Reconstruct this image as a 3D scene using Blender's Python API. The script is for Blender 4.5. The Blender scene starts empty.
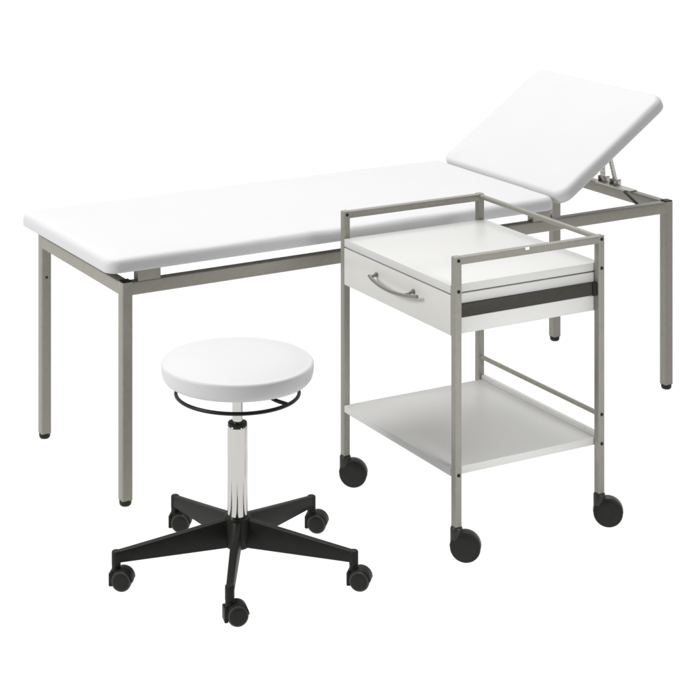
import bpy, bmesh, math
from mathutils import Vector, Matrix, noise

scene = bpy.context.scene
COL = scene.collection
R = math.radians
PI = math.pi

# ------------------------------------------------------------------ materials
def material(name, color, rough=0.5, metal=0.0, spec=0.5, bump=0.0, bump_scale=200.0,
             vary=0.0, vary_scale=30.0, rough_vary=0.0, coat=0.0, stretch=None):
    m = bpy.data.materials.new(name)
    m.use_nodes = True
    nt = m.node_tree
    b = nt.nodes['Principled BSDF']
    b.inputs['Base Color'].default_value = (*color, 1)
    b.inputs['Roughness'].default_value = rough
    b.inputs['Metallic'].default_value = metal
    b.inputs['Specular IOR Level'].default_value = spec
    b.inputs['Coat Weight'].default_value = coat
    b.inputs['Coat Roughness'].default_value = 0.15
    tc = nt.nodes.new('ShaderNodeTexCoord')
    mp = nt.nodes.new('ShaderNodeMapping')
    if stretch:
        mp.inputs['Scale'].default_value = stretch
    nt.links.new(tc.outputs['Object'], mp.inputs['Vector'])
    if vary > 0 or rough_vary > 0:
        n = nt.nodes.new('ShaderNodeTexNoise')
        n.inputs['Scale'].default_value = vary_scale
        n.inputs['Detail'].default_value = 5
        nt.links.new(mp.outputs['Vector'], n.inputs['Vector'])
        if vary > 0:
            r = nt.nodes.new('ShaderNodeValToRGB')
            r.color_ramp.elements[0].position = 0.3
            r.color_ramp.elements[1].position = 0.7
            r.color_ramp.elements[0].color = (*[c * (1 - vary) for c in color], 1)
            r.color_ramp.elements[1].color = (*[min(1, c * (1 + vary)) for c in color], 1)
            nt.links.new(n.outputs['Fac'], r.inputs['Fac'])
            nt.links.new(r.outputs['Color'], b.inputs['Base Color'])
        if rough_vary > 0:
            q = nt.nodes.new('ShaderNodeMapRange')
            q.inputs['To Min'].default_value = rough - rough_vary
            q.inputs['To Max'].default_value = rough + rough_vary
            nt.links.new(n.outputs['Fac'], q.inputs['Value'])
            nt.links.new(q.outputs['Result'], b.inputs['Roughness'])
    if bump > 0:
        n2 = nt.nodes.new('ShaderNodeTexNoise')
        n2.inputs['Scale'].default_value = bump_scale
        n2.inputs['Detail'].default_value = 4
        nt.links.new(mp.outputs['Vector'], n2.inputs['Vector'])
        bp = nt.nodes.new('ShaderNodeBump')
        bp.inputs['Strength'].default_value = bump
        bp.inputs['Distance'].default_value = 0.002
        nt.links.new(n2.outputs['Fac'], bp.inputs['Height'])
        nt.links.new(bp.outputs['Normal'], b.inputs['Normal'])
    return m

M_VINYL = material('white_vinyl', (0.555, 0.555, 0.560), 0.50, spec=0.35, bump=0.10, bump_scale=14, rough_vary=0.06, vary=0.006, vary_scale=9)
M_SEAT = material('white_seat_vinyl', (0.555, 0.555, 0.562), 0.50, spec=0.35, bump=0.08, bump_scale=18, rough_vary=0.05)
M_STEEL = material('champagne_grey_lacquer', (0.285, 0.274, 0.236), 0.42, metal=0.35, spec=0.4, vary=0.05, vary_scale=60, rough_vary=0.06, bump=0.04, bump_scale=900)
M_STEEL2 = material('light_champagne_lacquer', (0.255, 0.247, 0.214), 0.40, metal=0.35, spec=0.4, vary=0.05, vary_scale=60, rough_vary=0.06, bump=0.04, bump_scale=900)
M_BARE = material('zinc_plated_steel', (0.50, 0.49, 0.45), 0.35, metal=0.75, vary=0.12, vary_scale=120)
M_NICKEL = material('brushed_nickel', (0.25, 0.243, 0.222), 0.36, metal=0.9, vary=0.05, vary_scale=200)
M_CHROME = material('polished_chrome', (0.575, 0.562, 0.535), 0.12, metal=1.0, rough_vary=0.03, vary_scale=40)
M_BLACK = material('black_nylon', (0.010, 0.011, 0.008), 0.50, spec=0.22, bump=0.12, bump_scale=700, rough_vary=0.08, vary=0.12, vary_scale=50)
M_BLACKG = material('black_gloss_plastic', (0.009, 0.009, 0.008), 0.38, spec=0.25, rough_vary=0.05)
M_TYRE = material('grey_black_rubber', (0.009, 0.010, 0.0075), 0.48, spec=0.3, bump=0.1, bump_scale=500, vary=0.15, vary_scale=60)
M_HOOD = material('dark_grey_caster_plastic', (0.022, 0.0225, 0.019), 0.42, spec=0.35, bump=0.08, bump_scale=600, vary=0.1, vary_scale=60)  # trolley hood, lightened so its colour carries the top-lit crescent
M_RIM = material('rim_highlight_tyre', (0.034, 0.034, 0.031), 0.45, spec=0.4, vary=0.12, vary_scale=70)  # stool tyre, lightened to put the rim highlight into its colour
M_BOARD = material('white_laminate', (0.515, 0.512, 0.500), 0.38, spec=0.4, vary=0.008, vary_scale=25, rough_vary=0.05, bump=0.02, bump_scale=500)
M_FRONT = material('ivory_white_laminate', (0.535, 0.531, 0.505), 0.38, spec=0.4, vary=0.008, vary_scale=25, rough_vary=0.05, bump=0.02, bump_scale=500)
M_DARK = material('charcoal_rail_plastic', (0.034, 0.033, 0.027), 0.55, spec=0.2, vary=0.1, vary_scale=80)
M_GAP = material('gap_shade_and_board', (0.10, 0.095, 0.085), 0.8)  # gap shade put into a dark colour; also on the hidden boards
M_SPOT = material('spot_white', (0.80, 0.80, 0.78), 0.35)

# ------------------------------------------------------------------ mesh helpers
def build(name, bm, mat, parent=None, smooth=32, loc=None, rot=None):
    bmesh.ops.recalc_face_normals(bm, faces=bm.faces)
    me = bpy.data.meshes.new(name)
    bm.to_mesh(me)
    bm.free()
    for p in me.polygons:
        p.use_smooth = True
    me.set_sharp_from_angle(angle=R(smooth))
    me.materials.append(mat)
    o = bpy.data.objects.new(name, me)
    COL.objects.link(o)
    if parent is not None:
        o.parent = parent
    if loc is not None:
        o.location = loc
    if rot is not None:
        o.rotation_euler = rot
    return o

def thing(name, label, cat, loc, rz=0.0):
    o = bpy.data.objects.new(name, None)
    COL.objects.link(o)
    o.location = loc
    o.rotation_euler = (0, 0, rz)
    o.empty_display_size = 0.1
    o['label'] = label
    o['category'] = cat
    return o

def rr_points(hx, hy, r, n=5):
    """outline of a rounded rectangle, half sizes hx, hy"""
    r = max(1e-5, min(r, hx * 0.999, hy * 0.999))
    pts = []
    for cx, cy, a0 in ((hx - r, hy - r, 0), (-hx + r, hy - r, 90), (-hx + r, -hy + r, 180), (hx - r, -hy + r, 270)):
        for k in range(n + 1):
            a = R(a0 + 90 * k / n)
            pts.append((cx + r * math.cos(a), cy + r * math.sin(a)))
    return pts

def loft(bm, rings, cap=True):
    """rings: lists of 3-D points with the same count"""
    vs = [[bm.verts.new(p) for p in ring] for ring in rings]
    n = len(vs[0])
    for a, b in zip(vs, vs[1:]):
        for i in range(n):
            j = (i + 1) % n
            bm.faces.new((a[i], a[j], b[j], b[i]))
    if cap:
        bm.faces.new(list(reversed(vs[0])))
        bm.faces.new(vs[-1])
    return vs

def frame_axes(d):
    d = d.normalized()
    up = Vector((0, 0, 1)) if abs(d.z) < 0.95 else Vector((1, 0, 0))
    x = up.cross(d).normalized()
    if abs(d.z) >= 0.95:
        x = Vector((1, 0, 0))
    y = d.cross(x).normalized()
    return x, y

def bar(bm, p, q, w, h, r, n=4, chamf=0.0):
    """square tube from p to q: w across (horizontal), h high"""
    p, q = Vector(p), Vector(q)
    x, y = frame_axes(q - p)
    d = (q - p).normalized()
    prof = rr_points(w / 2, h / 2, r, n)
    rings = []
    steps = [(p, 1.0), (q, 1.0)]
    if chamf > 0:
        k = 1 - 2 * chamf / max(w, h)
        steps = [(p, k), (p + d * chamf, 1), (q - d * chamf, 1), (q, k)]
    for c, k in steps:
        rings.append([c + x * (a * k) + y * (b * k) for a, b in prof])
    loft(bm, rings)

def box(bm, lo, hi, r=0.0015):
    """box with softened edges"""
    c = [(a + b) / 2 for a, b in zip(lo, hi)]
    hx, hy = (hi[0] - lo[0]) / 2, (hi[1] - lo[1]) / 2
    r = min(r, (hi[2] - lo[2]) / 2.2, hx / 2.2, hy / 2.2)
    rings = []
    for z, i in ((lo[2], r), (lo[2] + r * .3, r * .3), (lo[2] + r, 0), (hi[2] - r, 0), (hi[2] - r * .3, r * .3), (hi[2], r)):
        rings.append([(c[0] + a, c[1] + b, z) for a, b in rr_points(hx - i, hy - i, r, 3)])
    loft(bm, rings)

def lathe(bm, prof, n=64, center=(0, 0, 0), mat3=None):
    """prof: (radius, height) pairs, closed with end caps"""
    rings = []
    for rad, z in prof:
        ring = []
        for k in range(n):
            a = 2 * PI * k / n
            v = Vector((rad * math.cos(a), rad * math.sin(a), z))
            if mat3 is not None:
                v = mat3 @ v
            ring.append(v + Vector(center))
        rings.append(ring)
    loft(bm, rings)

def tube(bm, pts, r, n=14, closed=False, sub=8):
    """round tube through the points (Catmull-Rom)"""
    P = [Vector(p) for p in pts]
    path = []
    m = len(P)
    segs = m if closed else m - 1
    for i in range(segs):
        p1, p2 = P[i], P[(i + 1) % m]
        p0 = P[i - 1] if (closed or i > 0) else p1 * 2 - p2
        p3 = P[(i + 2) % m] if (closed or i + 2 < m) else p2 * 2 - p1
        for k in range(sub):
            t = k / sub
            path.append(0.5 * ((2 * p1) + (p2 - p0) * t + (2 * p0 - 5 * p1 + 4 * p2 - p3) * t * t + (3 * p1 - p0 - 3 * p2 + p3) * t ** 3))
    if not closed:
        path.append(P[-1])
    N = len(path)
    prev = None
    vs = []
    for i, c in enumerate(path):
        d = (path[(i + 1) % N] - path[i - 1]) if closed else (path[min(i + 1, N - 1)] - path[max(i - 1, 0)])
        d.normalize()
        if prev is None:
            x, y = frame_axes(d)
        else:
            x = (prev - d * prev.dot(d)).normalized()
            y = d.cross(x)
        prev = x
        vs.append([bm.verts.new(c + x * (r * math.cos(2 * PI * k / n)) + y * (r * math.sin(2 * PI * k / n))) for k in range(n)])
    pairs = list(zip(vs, vs[1:])) + ([(vs[-1], vs[0])] if closed else [])
    for a, b in pairs:
        for k in range(n):
            j = (k + 1) % n
            bm.faces.new((a[k], a[j], b[j], b[k]))
    if not closed:
        bm.faces.new(list(reversed(vs[0])))
        bm.faces.new(vs[-1])

def cylinder(bm, p, q, r, n=24, bev=0.0):
    p, q = Vector(p), Vector(q)
    d = (q - p).normalized()
    x, y = frame_axes(d)
    L = (q - p).length
    prof = [(r, 0), (r, L)] if bev <= 0 else [(r - bev, 0), (r - bev * .3, bev * .3), (r, bev), (r, L - bev), (r - bev * .3, L - bev * .3), (r - bev, L)]
    loft(bm, [[p + d * h + x * (rad * math.cos(2 * PI * k / n)) + y * (rad * math.sin(2 * PI * k / n)) for k in range(n)] for rad, h in prof])

def pad_mesh(hx, hy, th, rc, round_top, dome=0.004, seed=0):
    """upholstered pad: bottom at z=0, centred; rounded plan corners, rolled top edge, faintly domed"""
    bm = bmesh.new()
    n = 9
    spec = [(0.010, 0.0), (0.0025, 0.0006), (0.0004, 0.003), (0.0, 0.010)]
    z0 = th - round_top
    spec.append((0.0, max(z0, 0.015)))
    for k in range(1, 9):
        a = R(90 * k / 8)
        spec.append((round_top * (1 - math.cos(a)), z0 + round_top * math.sin(a)))
    for k, (i, dz) in enumerate(((0.04, .35), (0.07, .62), (0.12, .85), (0.18, .96), (0.25, 1.0))):
        if i < min(hx, hy) - 0.01:
            spec.append((i, th + dome * dz))
    rings = []
    for i, z in spec:
        ring = []
        base = rr_points(hx - i, hy - i, max(rc - i * 0.8, 0.004), n)
        for k, (a, b) in enumerate(base):
            ring.append((a, b))
            a2, b2 = base[(k + 1) % len(base)]
            if (k + 1) % (n + 1) == 0:                # straight run: extra points so that the cover can undulate
                for t in range(1, 28):
                    ring.append((a + (a2 - a) * t / 28, b + (b2 - b) * t / 28))
        out = []
        for a, b in ring:
            w = noise.noise(Vector((a * 5 + seed, b * 5, z * 9))) * 0.0022 + noise.noise(Vector((a * 14, b * 14 + seed, z * 12))) * 0.0010
            f = min(1.0, z / 0.02) * max(0.0, 1 - i / 0.15)
            L = math.hypot(a, b)
            out.append((a * (1 + w * f / L * 0.8), b * (1 + w * f / L * 0.8), z + w * f * (0.8 if z > th - 0.004 else 0.2)))
        rings.append(out)
    loft(bm, rings)
    return bm

# ------------------------------------------------------------------ the setting: white floor, made to glow by light added below
bm = bmesh.new()
g = 12
vs = [[bm.verts.new((-30 + 60 * i / g, -24 + 60 * j / g, 0)) for i in range(g + 1)] for j in range(g + 1)]
for j in range(g):
    for i in range(g):
        bm.faces.new((vs[j][i], vs[j][i + 1], vs[j + 1][i + 1], vs[j + 1][i]))
mf = bpy.data.materials.new('backlit_white_floor')
mf.use_nodes = True
nt = mf.node_tree
nt.nodes.remove(nt.nodes['Principled BSDF'])
out = nt.nodes['Material Output']
dif = nt.nodes.new('ShaderNodeBsdfDiffuse'); dif.inputs['Color'].default_value = (0.93, 0.93, 0.93, 1)
trl = nt.nodes.new('ShaderNodeBsdfTranslucent'); trl.inputs['Color'].default_value = (0.93, 0.93, 0.93, 1)
mx = nt.nodes.new('ShaderNodeMixShader'); mx.inputs['Fac'].default_value = 0.94
nt.links.new(dif.outputs[0], mx.inputs[1]); nt.links.new(trl.outputs[0], mx.inputs[2])
nt.links.new(mx.outputs[0], out.inputs['Surface'])
floor = build('floor', bm, mf)
floor['kind'] = 'structure'
floor['label'] = 'seamless white floor glowing from added light below'

# ------------------------------------------------------------------ examination couch
BL, BW, BH = 1.8895, 0.5682, 0.5989
T = 0.0305
couch = thing('examination_couch', 'long white padded examination couch on a grey square-tube frame, its headrest tilted up', 'couch', (0.2833, 5.5479, 0), 0.51283)
hl, hw = BL / 2, BW / 2
for i, (sx, sy) in enumerate(((-1, -1), (-1, 1), (1, -1), (1, 1))):
    bm = bmesh.new()
    bar(bm, (sx * hl, sy * hw, 0.0165), (sx * hl, sy * hw, BH), T, T, 0.0042, 5)
    leg = build('leg', bm, M_STEEL, couch)
    bm = bmesh.new()
    lathe(bm, [(0.0090, 0.0), (0.0130, 0.0012), (0.0155, 0.0040), (0.0166, 0.0085), (0.0168, 0.0166)], 24, (sx * hl, sy * hw, 0))
    build('foot', bm, M_BLACKG, leg)
    bm = bmesh.new()
    box(bm, (sx * hl - .0138, sy * hw - .0138, BH), (sx * hl + .0138, sy * hw + .0138, BH + .0032), 0.002)
    build('end_cap', bm, M_BLACKG, leg)
    if (sx, sy) == (-1, 1):
        bm = bmesh.new()
        cylinder(bm, (-hl, hw - T / 2 + .001, 0.477), (-hl, hw - T / 2 - .0016, 0.477), 0.0036, 16)
        build('screw', bm, M_BLACKG, leg)
RT = 0.0355                                          # rail height
for sy in (-1, 1):
    bm = bmesh.new()
    bar(bm, (-hl + T / 2 - .006, sy * hw, BH - RT / 2 - .0008), (hl - T / 2 + .006, sy * hw, BH - RT / 2 - .0008), T - .001, RT, 0.0035, 4)
    build('side_rail', bm, M_STEEL, couch)
for sx in (-1, 1):
    bm = bmesh.new()
    bar(bm, (sx * hl, -hw + T / 2 - .006, BH - RT / 2 - .0008), (sx * hl, hw - T / 2 + .006, BH - RT / 2 - .0008), T - .001, RT, 0.0035, 4)
    build('end_rail', bm, M_STEEL, couch)
PADZ = 0.631
for u0, u1 in ((-0.9135, -0.8465), (0.405, 0.472)):
    for sy in (-1, 1):
        bm = bmesh.new()
        box(bm, (u0, sy * hw - 0.0135, BH - .0015), (u1, sy * hw + 0.0145, PADZ + .004), 0.0012)
        build('mattress_bracket', bm, M_STEEL, couch)
# main mattress
MW = 0.318
u0, u1 = -1.010, 0.480
o = build('mattress', pad_mesh((u1 - u0) / 2, MW, 0.040, 0.034, 0.020), M_VINYL, couch, 60, loc=((u0 + u1) / 2, 0, PADZ))
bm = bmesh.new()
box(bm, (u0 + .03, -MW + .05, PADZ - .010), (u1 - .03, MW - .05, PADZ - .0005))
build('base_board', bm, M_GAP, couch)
# tilted head section
HA, HL = R(33.2), 0.498
hin = Vector((0.480, 0, 0.675))
nrm = Vector((-math.sin(HA), 0, math.cos(HA)))
alo = Vector((math.cos(HA), 0, math.sin(HA)))
cen = Vector((0, -0.006, 0)) + hin + alo * (HL / 2) - nrm * 0.042
head = build('headrest', pad_mesh(HL / 2, 0.319, 0.040, 0.042, 0.019, seed=7), M_VINYL, couch, 60, loc=cen, rot=(0, -HA, 0))
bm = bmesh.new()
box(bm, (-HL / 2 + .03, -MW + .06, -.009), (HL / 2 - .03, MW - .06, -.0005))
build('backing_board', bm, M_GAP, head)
for sy in (-1, 1):
    bm = bmesh.new()
    cylinder(bm, (0.488, sy * 0.272, 0.630), (0.488, sy * 0.225, 0.630), 0.007, 18, .001)
    box(bm, (0.474, sy * 0.25 - .018, BH - .02), (0.502, sy * 0.25 + .018, 0.626), .001)
    build('hinge', bm, M_BARE, couch)
# ratchet struts that hold the headrest up
def flat_bar(bm, p, q, w, t, holes=0):
    bar(bm, p, q, w, t, t * .3, 2)
for p, q in (((0.941, 0.022, 0.602), (0.892, -0.026, 0.886)), ((0.949, -0.036, 0.602), (0.832, -0.098, 0.842))):
    bm = bmesh.new()
    P, Q = Vector(p), Vector(q)
    side = Vector((0, 0.0055, 0))
    bar(bm, P - side, Q - side, 0.0035, 0.013, .001, 2)
    bar(bm, P + side, Q + side, 0.0035, 0.013, .001, 2)
    for k in range(9):
        c = P.lerp(Q, 0.06 + k * 0.045)
        cylinder(bm, c - side * 1.5, c + side * 1.5, 0.0038, 10)
    build('ratchet_strut', bm, M_BARE, couch)
bm = bmesh.new()
box(bm, (0.918, -0.135, BH - .0005), (0.953, 0.035, BH + .004), .001)
for v in (0.022, -0.036):
    box(bm, (0.930, v - .014, BH + .003), (0.958, v - .0105, BH + .022), .001)
    box(bm, (0.930, v + .0105, BH + .003), (0.958, v + .014, BH + .022), .001)
    cylinder(bm, (0.944, v - .017, BH + .013), (0.944, v + .017, BH + .013), 0.004, 12)
build('ratchet_bracket', bm, M_BARE, couch)
bm = bmesh.new()
cylinder(bm, (0.915, -0.118, 0.597), (0.845, -0.268, 0.592), 0.0048, 14, .001)
build('release_lever', bm, M_DARK, couch)

# ------------------------------------------------------------------ casters
def caster(parent, x, y, r, hwid, rz, zt, stem_r, trail, ko=1.10, ki=1.02, skirt=True, mh=None, mw=None):
    """twin-wheel caster; (x, y) is the swivel axis, wheels trail along local +x, axle along local y"""
    M = Matrix.Translation((x, y, 0)) @ Matrix.Rotation(rz, 4, 'Z')
    cz = r
    ro = r * ko
    ri = r * ki
    bm = bmesh.new()
    # hood: fender band over both wheels, web between them, skirt and swivel housing on the stem side
    a0, a1 = R(2), R(178)
    n = 26
    hh = hwid * 0.80
    outer, inner = [], []
    for k in range(n + 1):
        a = a0 + (a1 - a0) * k / n
        outer.append((trail + ro * math.cos(a), cz + ro * math.sin(a)))
        inner.append((trail + ri * math.cos(a), cz + ri * math.sin(a)))
    zs = r * 0.42
    if skirt:
        outer.append((trail - ro * 1.02, zs)); inner.append((trail - ri * 0.98, zs + r * .10))
    rings = []
    for (ox, oz), (ix, iz) in zip(outer, inner):
        b = r * .05
        dx, dz = ix - ox, iz - oz
        rings.append([(ox + dx * .3, -hh, oz + dz * .3), (ox, -hh + b, oz), (ox, hh - b, oz), (ox + dx * .3, hh, oz + dz * .3), (ix, hh, iz), (ix, -hh, iz)])
    loft(bm, rings)
    # web
    wt = hwid * 0.22
    wv = [(p[0], p[1]) for p in inner] + [(trail - r * .5, cz - r * .3), (trail + r * .5, cz - r * .2)]
    loft(bm, [[(px, -wt, pz) for px, pz in wv], [(px, wt, pz) for px, pz in wv]])
    # swivel housing
    hr = max(stem_r * 1.7, r * .40)
    lathe(bm, [(hr * .9, cz + r * .12), (hr, cz + r * .25), (hr, zt - r * .14), (hr * .86, zt - r * .03), (hr * .7, zt)], 28, (0, 0, 0))
    if skirt:                                         # fork body in front of the wheels
        box(bm, (trail - r * 1.28, -hh * .96, r * .40), (trail - r * .90, hh * .96, r * 1.72), r * .10)
    bmesh.ops.transform(bm, matrix=M, verts=bm.verts)
    hood = build('caster', bm, mh or M_BLACK, parent, 40)
    for s in (-1, 1):
        bm = bmesh.new()
        rot = Matrix.Rotation(R(90) * s, 3, 'X')      # axis along -s*y -> outward
        w0, w1 = wt + .0008, hwid
        e = r * .15
        prof = [(r * .35, w0), (r - e, w0), (r - e * .3, w0 + e * .3), (r, w0 + e), (r, w1 - e * 1.2), (r - e * .35, w1 - e * .35),
                (r - e * 1.3, w1), (r * .80, w1), (r * .77, w1 - r * .05), (r * .60, w1 - r * .03), (r * .30, w1 - r * .005), (r * .28, w1 - r * .01), (r * .02, w1 - r * .01)]
        lathe(bm, prof, 44, (trail, 0, cz), Matrix.Rotation(R(90) if s < 0 else R(-90), 3, 'X'))
        bmesh.ops.transform(bm, matrix=M, verts=bm.verts)
        build('wheel', bm, mw or M_TYRE, hood, 28)
        bm = bmesh.new()
        lathe(bm, [(r * .79, w1 - r * .04), (r * .785, w1 + r * .004), (r * .74, w1 + r * .022), (r * .40, w1 + r * .03), (r * .02, w1 + r * .034)], 40, (trail, 0, cz), Matrix.Rotation(R(90) if s < 0 else R(-90), 3, 'X'))
        bmesh.ops.transform(bm, matrix=M, verts=bm.verts)
        build('wheel_cap', bm, M_TYRE, hood, 28)
    return hood

# ------------------------------------------------------------------ instrument trolley
TL, TW, TH, TB = 0.4471, 0.5413, 0.7556, 0.0856
trolley = thing('instrument_trolley', 'white instrument trolley with one handled drawer, an open lower shelf and black casters', 'trolley', (0.51796, 4.83912, 0), 0.49620)
tl, tw, q = TL / 2, TW / 2, 0.020
def dot(parent, u, v, z, s=-1):
    bm = bmesh.new()
    cylinder(bm, (u, v - s * .001, z), (u, v + s * .0014, z), 0.0044, 18)
    build('screw', bm, M_BLACKG, parent)
for su, sv in ((-1, -1), (-1, 1), (1, -1), (1, 1)):
    bm = bmesh.new()
    bar(bm, (su * tl, sv * tw, TB), (su * tl, sv * tw, TH), q, q, 0.003, 5, 0.0012)
    leg = build('leg', bm, M_STEEL2, trolley)
    if sv < 0:
        for z in ((0.7465, 0.6700, 0.2145) if su < 0 else (0.7465, 0.6715, 0.2915, 0.2155)):
            dot(leg, su * tl, sv * (tw + q / 2), z, -1)
    elif su < 0:
        dot(leg, su * tl, tw - q / 2, 0.7462, -1)
    cc = caster(trolley, su * tl, sv * tw, 0.0380, 0.0150, R(-10) - 0.4962, TB + .001, 0.009, 0.0225, 1.025, 0.93, False, M_HOOD)
for sv in (-1, 1):
    bm = bmesh.new()
    bar(bm, (-tl + q / 2 - .004, sv * tw, TH - q / 2 - .0006), (tl - q / 2 + .004, sv * tw, TH - q / 2 - .0006), q - .001, q - .001, 0.003, 4)
    rail = build('top_rail', bm, M_STEEL2, trolley)
    if sv < 0:
        bm = bmesh.new()
        box(bm, (-0.020, -tw - .0112, 0.7485), (-0.008, -tw - .0085, 0.7550), .0012)
        build('white_spot', bm, M_SPOT, rail)  # small white spot on the rail face
bm = bmesh.new()
cylinder(bm, (tl, -tw + q / 2, 0.7475), (tl, tw - q / 2, 0.7475), 0.0072, 24)
build('push_bar', bm, M_STEEL2, trolley)
bm = bmesh.new()
cylinder(bm, (tl, -tw + q / 2, 0.2895), (tl, tw - q / 2, 0.2895), 0.0062, 24)
build('cross_bar', bm, M_STEEL, trolley)
ue, ve = tl + q / 2, tw - q / 2 - .0008
bm = bmesh.new()
box(bm, (-ue, -ve, 0.6608), (ue, ve, 0.6825), 0.0016)
build('top_board', bm, M_BOARD, trolley)
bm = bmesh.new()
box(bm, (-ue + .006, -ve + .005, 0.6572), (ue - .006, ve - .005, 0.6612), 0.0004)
build('gap_shade_filler', bm, M_GAP, trolley)  # dark filler strip, coloured as the shade under the lid
bm = bmesh.new()
box(bm, (-ue + .0185, -ve, 0.5575), (ue, ve, 0.6576), 0.0012)
build('cabinet', bm, M_BOARD, trolley)
bm = bmesh.new()
box(bm, (-ue, -ve, 0.5570), (-ue + .0180, ve, 0.6578), 0.0014)
drawer = build('drawer_front', bm, M_FRONT, trolley)
bm = bmesh.new()
tube(bm, [(-ue - .0215, 0.0925, 0.6240), (-ue - .0270, 0.066, 0.6200), (-ue - .0320, 0.025, 0.6165), (-ue - .0340, -0.020, 0.6150),
          (-ue - .0325, -0.065, 0.6170), (-ue - .0270, -0.105, 0.6210), (-ue - .0195, -0.1380, 0.6260)], 0.0046, 14)
for v in (0.0885, -0.0915):
    tube(bm, [(-ue + .001, v, 0.6255), (-ue - .012, v - .002, 0.6245), (-ue - .0245, v - .004, 0.6222)], 0.0042, 14)
    cylinder(bm, (-ue + .0005, v, 0.6256), (-ue - .004, v, 0.6254), 0.0066, 20, .001)
build('handle', bm, M_NICKEL, drawer)
bm = bmesh.new()
box(bm, (-tl + q / 2 + .0005, -tw - .002, 0.6015), (tl - q / 2 - .0005, -ve - .0005, 0.6340), .0012)
strip = build('side_strip', bm, M_DARK, trolley)
bm = bmesh.new()
box(bm, (tl - q / 2 - .014, -tw - .0055, 0.6005), (tl - q / 2 - .0002, -tw + .004, 0.6350), .001)
build('end_stop', bm, M_BLACK, strip)
bm = bmesh.new()
box(bm, (-ue, -ve, 0.2070), (ue - .0125, ve, 0.2265), 0.0018)
shelf = build('shelf', bm, M_BOARD, trolley)
bm = bmesh.new()
box(bm, (ue - .0120, -ve, 0.2072), (ue, ve, 0.2385), 0.0018)
build('shelf_lip', bm, M_BOARD, shelf)

# ------------------------------------------------------------------ swivel stool
stool = thing('swivel_stool', 'round white swivel stool with a chrome column on a black five-arm wheeled base', 'stool', (-0.0925, 4.440, 0))
bm = bmesh.new()
prof = [(0.02, 0.470), (0.150, 0.470), (0.170, 0.4705), (0.1785, 0.473), (0.1835, 0.480), (0.1862, 0.490), (0.1874, 0.500), (0.1876, 0.507)]
for k in range(1, 8):
    a = R(90 * k / 7)
    prof.append((0.1876 - 0.008 * (1 - math.cos(a)), 0.5085 + 0.008 * math.sin(a)))
prof += [(0.170, 0.5195), (0.155, 0.5235), (0.135, 0.5278), (0.110, 0.5314), (0.08, 0.5340), (0.04, 0.5356), (0.003, 0.5360)]
lathe(bm, prof, 128)
seat = build('seat', bm, M_SEAT, stool, 50)
bm = bmesh.new()
lathe(bm, [(0.02, 0.4580), (0.085, 0.4580), (0.088, 0.4600), (0.088, 0.4699), (0.02, 0.4699)], 48)
build('seat_plate', bm, M_BLACK, stool)
bm = bmesh.new()
rz = 0.4365
tube(bm, [(0.1512 * math.cos(2 * PI * k / 48), 0.1512 * math.sin(2 * PI * k / 48), rz) for k in range(48)], 0.0046, 12, True, 2)
ring = build('release_ring', bm, M_BLACKG, stool, 60)
for deg in (-36, 144):
    a = R(deg)
    bm = bmesh.new()
    tube(bm, [(0.150 * math.cos(a), 0.150 * math.sin(a), rz + .001), (0.105 * math.cos(a), 0.105 * math.sin(a), rz + .006), (0.06 * math.cos(a), 0.06 * math.sin(a), rz + .026)], 0.0048, 10)
    build('spoke', bm, M_BLACKG, ring, 60)
bm = bmesh.new()
lathe(bm, [(0.0128, 0.345), (0.0128, 0.4602)], 40)
build('piston', bm, M_CHROME, stool)
bm = bmesh.new()
lathe(bm, [(0.0130, 0.3655), (0.0205, 0.3655), (0.0230, 0.3645), (0.0238, 0.3620), (0.0238, 0.3555), (0.0130, 0.3555)], 48)
build('collar', bm, M_BLACKG, stool)
bm = bmesh.new()
lathe(bm, [(0.0236, 0.130), (0.0246, 0.136), (0.0246, 0.352), (0.0243, 0.3555), (0.0236, 0.3565)], 64)
build('column', bm, M_CHROME, stool)
bm = bmesh.new()
lathe(bm, [(0.024, 0.060), (0.0285, 0.0605), (0.0305, 0.064), (0.0325, 0.100), (0.0335, 0.128), (0.0325, 0.1335), (0.0290, 0.1350), (0.0248, 0.1352)], 64)
build('hub', bm, M_BLACK, stool)
RA = 0.300
for k, (px, py) in enumerate(((-.012, -.284), (.281, -.097), (.186, .235), (-.166, .238), (-.289, -.099))):
    RA = math.hypot(px, py)
    ca, sa = px / RA, py / RA
    bm = bmesh.new()
    # tapering rib, lofted along its length
    rings = []
    for t in (0.0, 0.1, 0.3, 0.5, 0.7, 0.9, 1.0):
        d = 0.022 + (RA - 0.022) * t
        zt = 0.1325 - (0.1325 - 0.0895) * (t ** 0.95)
        zb = 0.0625 + 0.001 * t
        w = 0.0112 - 0.0020 * t
        e = 0.0032
        pr = [(-w + .0015, zb), (w - .0015, zb), (w, zb + .003), (w * .94, zt - e), (w * .94 - e * .3, zt - e * .3), (w * .94 - e, zt),
              (-w * .94 + e, zt), (-w * .94 + e * .3, zt - e * .3), (-w * .94, zt - e), (-w, zb + .003)]
        rings.append([(d * ca - s * sa, d * sa + s * ca, z) for s, z in pr])
    loft(bm, rings)
    # socket at the tip
    lathe(bm, [(0.0090, 0.0555), (0.0106, 0.0560), (0.0110, 0.0580), (0.0110, 0.0860), (0.0104, 0.0890), (0.0088, 0.0905), (0.004, 0.0911)], 32, (RA * ca, RA * sa, 0))
    arm = build('arm', bm, M_BLACK, stool, 40)
    caster(stool, RA * ca, RA * sa, 0.0245, 0.0215, R((12, -14, -12, -8, -10)[k]), 0.0562, 0.0062, 0.0165, mw=M_RIM)

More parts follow.
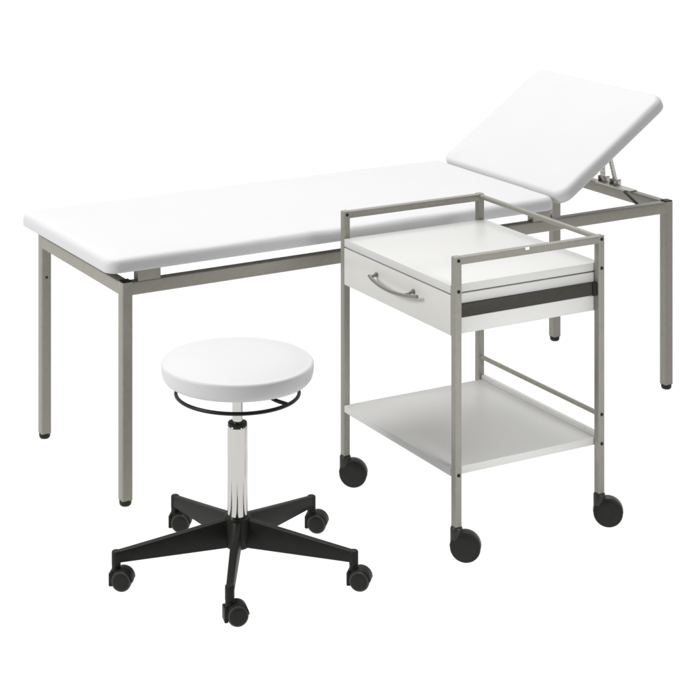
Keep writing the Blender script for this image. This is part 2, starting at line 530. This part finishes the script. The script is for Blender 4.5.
# ------------------------------------------------------------------ camera (shift lens, level view)
F, CX, YH = 1809.064, 275.2025, -220.254
cam = bpy.data.cameras.new('camera')
cam.sensor_width = 36
cam.sensor_fit = 'HORIZONTAL'
cam.lens = F / 700 * 36
cam.shift_x = (350 - CX) / 700
cam.shift_y = -(350 - YH) / 700
cam.clip_start = 0.05
cam.clip_end = 300
co = bpy.data.objects.new('camera', cam)
COL.objects.link(co)
co.location = (0, 0, 1.94)
co.rotation_euler = (R(90), 0, 0)
scene.camera = co

# ------------------------------------------------------------------ light: added glow below the floor, shaped surround, softboxes, added trolley fill
w = bpy.data.worlds.new('World')
scene.world = w
w.use_nodes = True
nt = w.node_tree
bg = nt.nodes['Background']
tc = nt.nodes.new('ShaderNodeTexCoord')
sp = nt.nodes.new('ShaderNodeSeparateXYZ')
nt.links.new(tc.outputs['Generated'], sp.inputs['Vector'])
rp = nt.nodes.new('ShaderNodeValToRGB')
mr = nt.nodes.new('ShaderNodeMapRange')
mr.inputs['From Min'].default_value = -1; mr.inputs['From Max'].default_value = 1
nt.links.new(sp.outputs['Z'], mr.inputs['Value'])
nt.links.new(mr.outputs['Result'], rp.inputs['Fac'])
rp.color_ramp.interpolation = 'LINEAR'
e = rp.color_ramp.elements
e[0].position = 0.0; e[0].color = (1, 1, 1, 1)  # white lower half, added to shine up through the floor
e[1].position = 1.0; e[1].color = (0.26, 0.26, 0.26, 1)
x = e.new(0.494); x.color = (1, 1, 1, 1)
x = e.new(0.500); x.color = (0.20, 0.20, 0.20, 1)
x = e.new(0.70); x.color = (0.26, 0.26, 0.26, 1)
# surround shaped for the shading: dimmed behind the camera, raised behind the furniture
fr = nt.nodes.new('ShaderNodeMapRange')
fr.inputs['From Min'].default_value = -0.7; fr.inputs['From Max'].default_value = 0.7
fr.inputs['To Min'].default_value = 0.12; fr.inputs['To Max'].default_value = 3.2
nt.links.new(sp.outputs['Y'], fr.inputs['Value'])
up = nt.nodes.new('ShaderNodeMath'); up.operation = 'GREATER_THAN'; up.inputs[1].default_value = -0.006
nt.links.new(sp.outputs['Z'], up.inputs[0])
mm = nt.nodes.new('ShaderNodeMix'); mm.data_type = 'FLOAT'
mm.inputs['A'].default_value = 1.0
nt.links.new(up.outputs[0], mm.inputs['Factor'])
nt.links.new(fr.outputs['Result'], mm.inputs['B'])
mu = nt.nodes.new('ShaderNodeMath'); mu.operation = 'MULTIPLY'; mu.inputs[1].default_value = 1.14
nt.links.new(mm.outputs['Result'], mu.inputs[0])
nt.links.new(mu.outputs[0], bg.inputs['Strength'])
nt.links.new(rp.outputs['Color'], bg.inputs['Color'])

def softbox(name, loc, target, sx, sy, power):
    l = bpy.data.lights.new(name, 'AREA')
    l.shape = 'RECTANGLE'; l.size = sx; l.size_y = sy; l.energy = power
    o = bpy.data.objects.new(name, l)
    COL.objects.link(o)
    o.location = loc
    o.rotation_euler = (Vector(target) - Vector(loc)).to_track_quat('-Z', 'Y').to_euler()
    return o
softbox('overhead_softbox', (0.1, 6.5, 6.0), (0.2, 5.3, 0), 5.0, 4.4, 350)
softbox('side_softbox', (-4.3, 2.7, 3.2), (0.0, 4.9, 0.4), 1.4, 1.4, 195)
k = softbox('added_trolley_fill', (1.25, 3.55, 0.86), (0.55, 4.68, 0.36), 0.7, 0.7, 1.75)  # unseen lamp added to brighten only the trolley's side and shelf
k.data.spread = R(40)

# ------------------------------------------------------------------ view
scene.view_settings.view_transform = 'Standard'
scene.view_settings.look = 'None'
scene.view_settings.exposure = 0
scene.view_settings.gamma = 1
scene.cycles.use_denoising = True
scene.cycles.max_bounces = 8
scene.cycles.diffuse_bounces = 4
scene.render.film_transparent = False
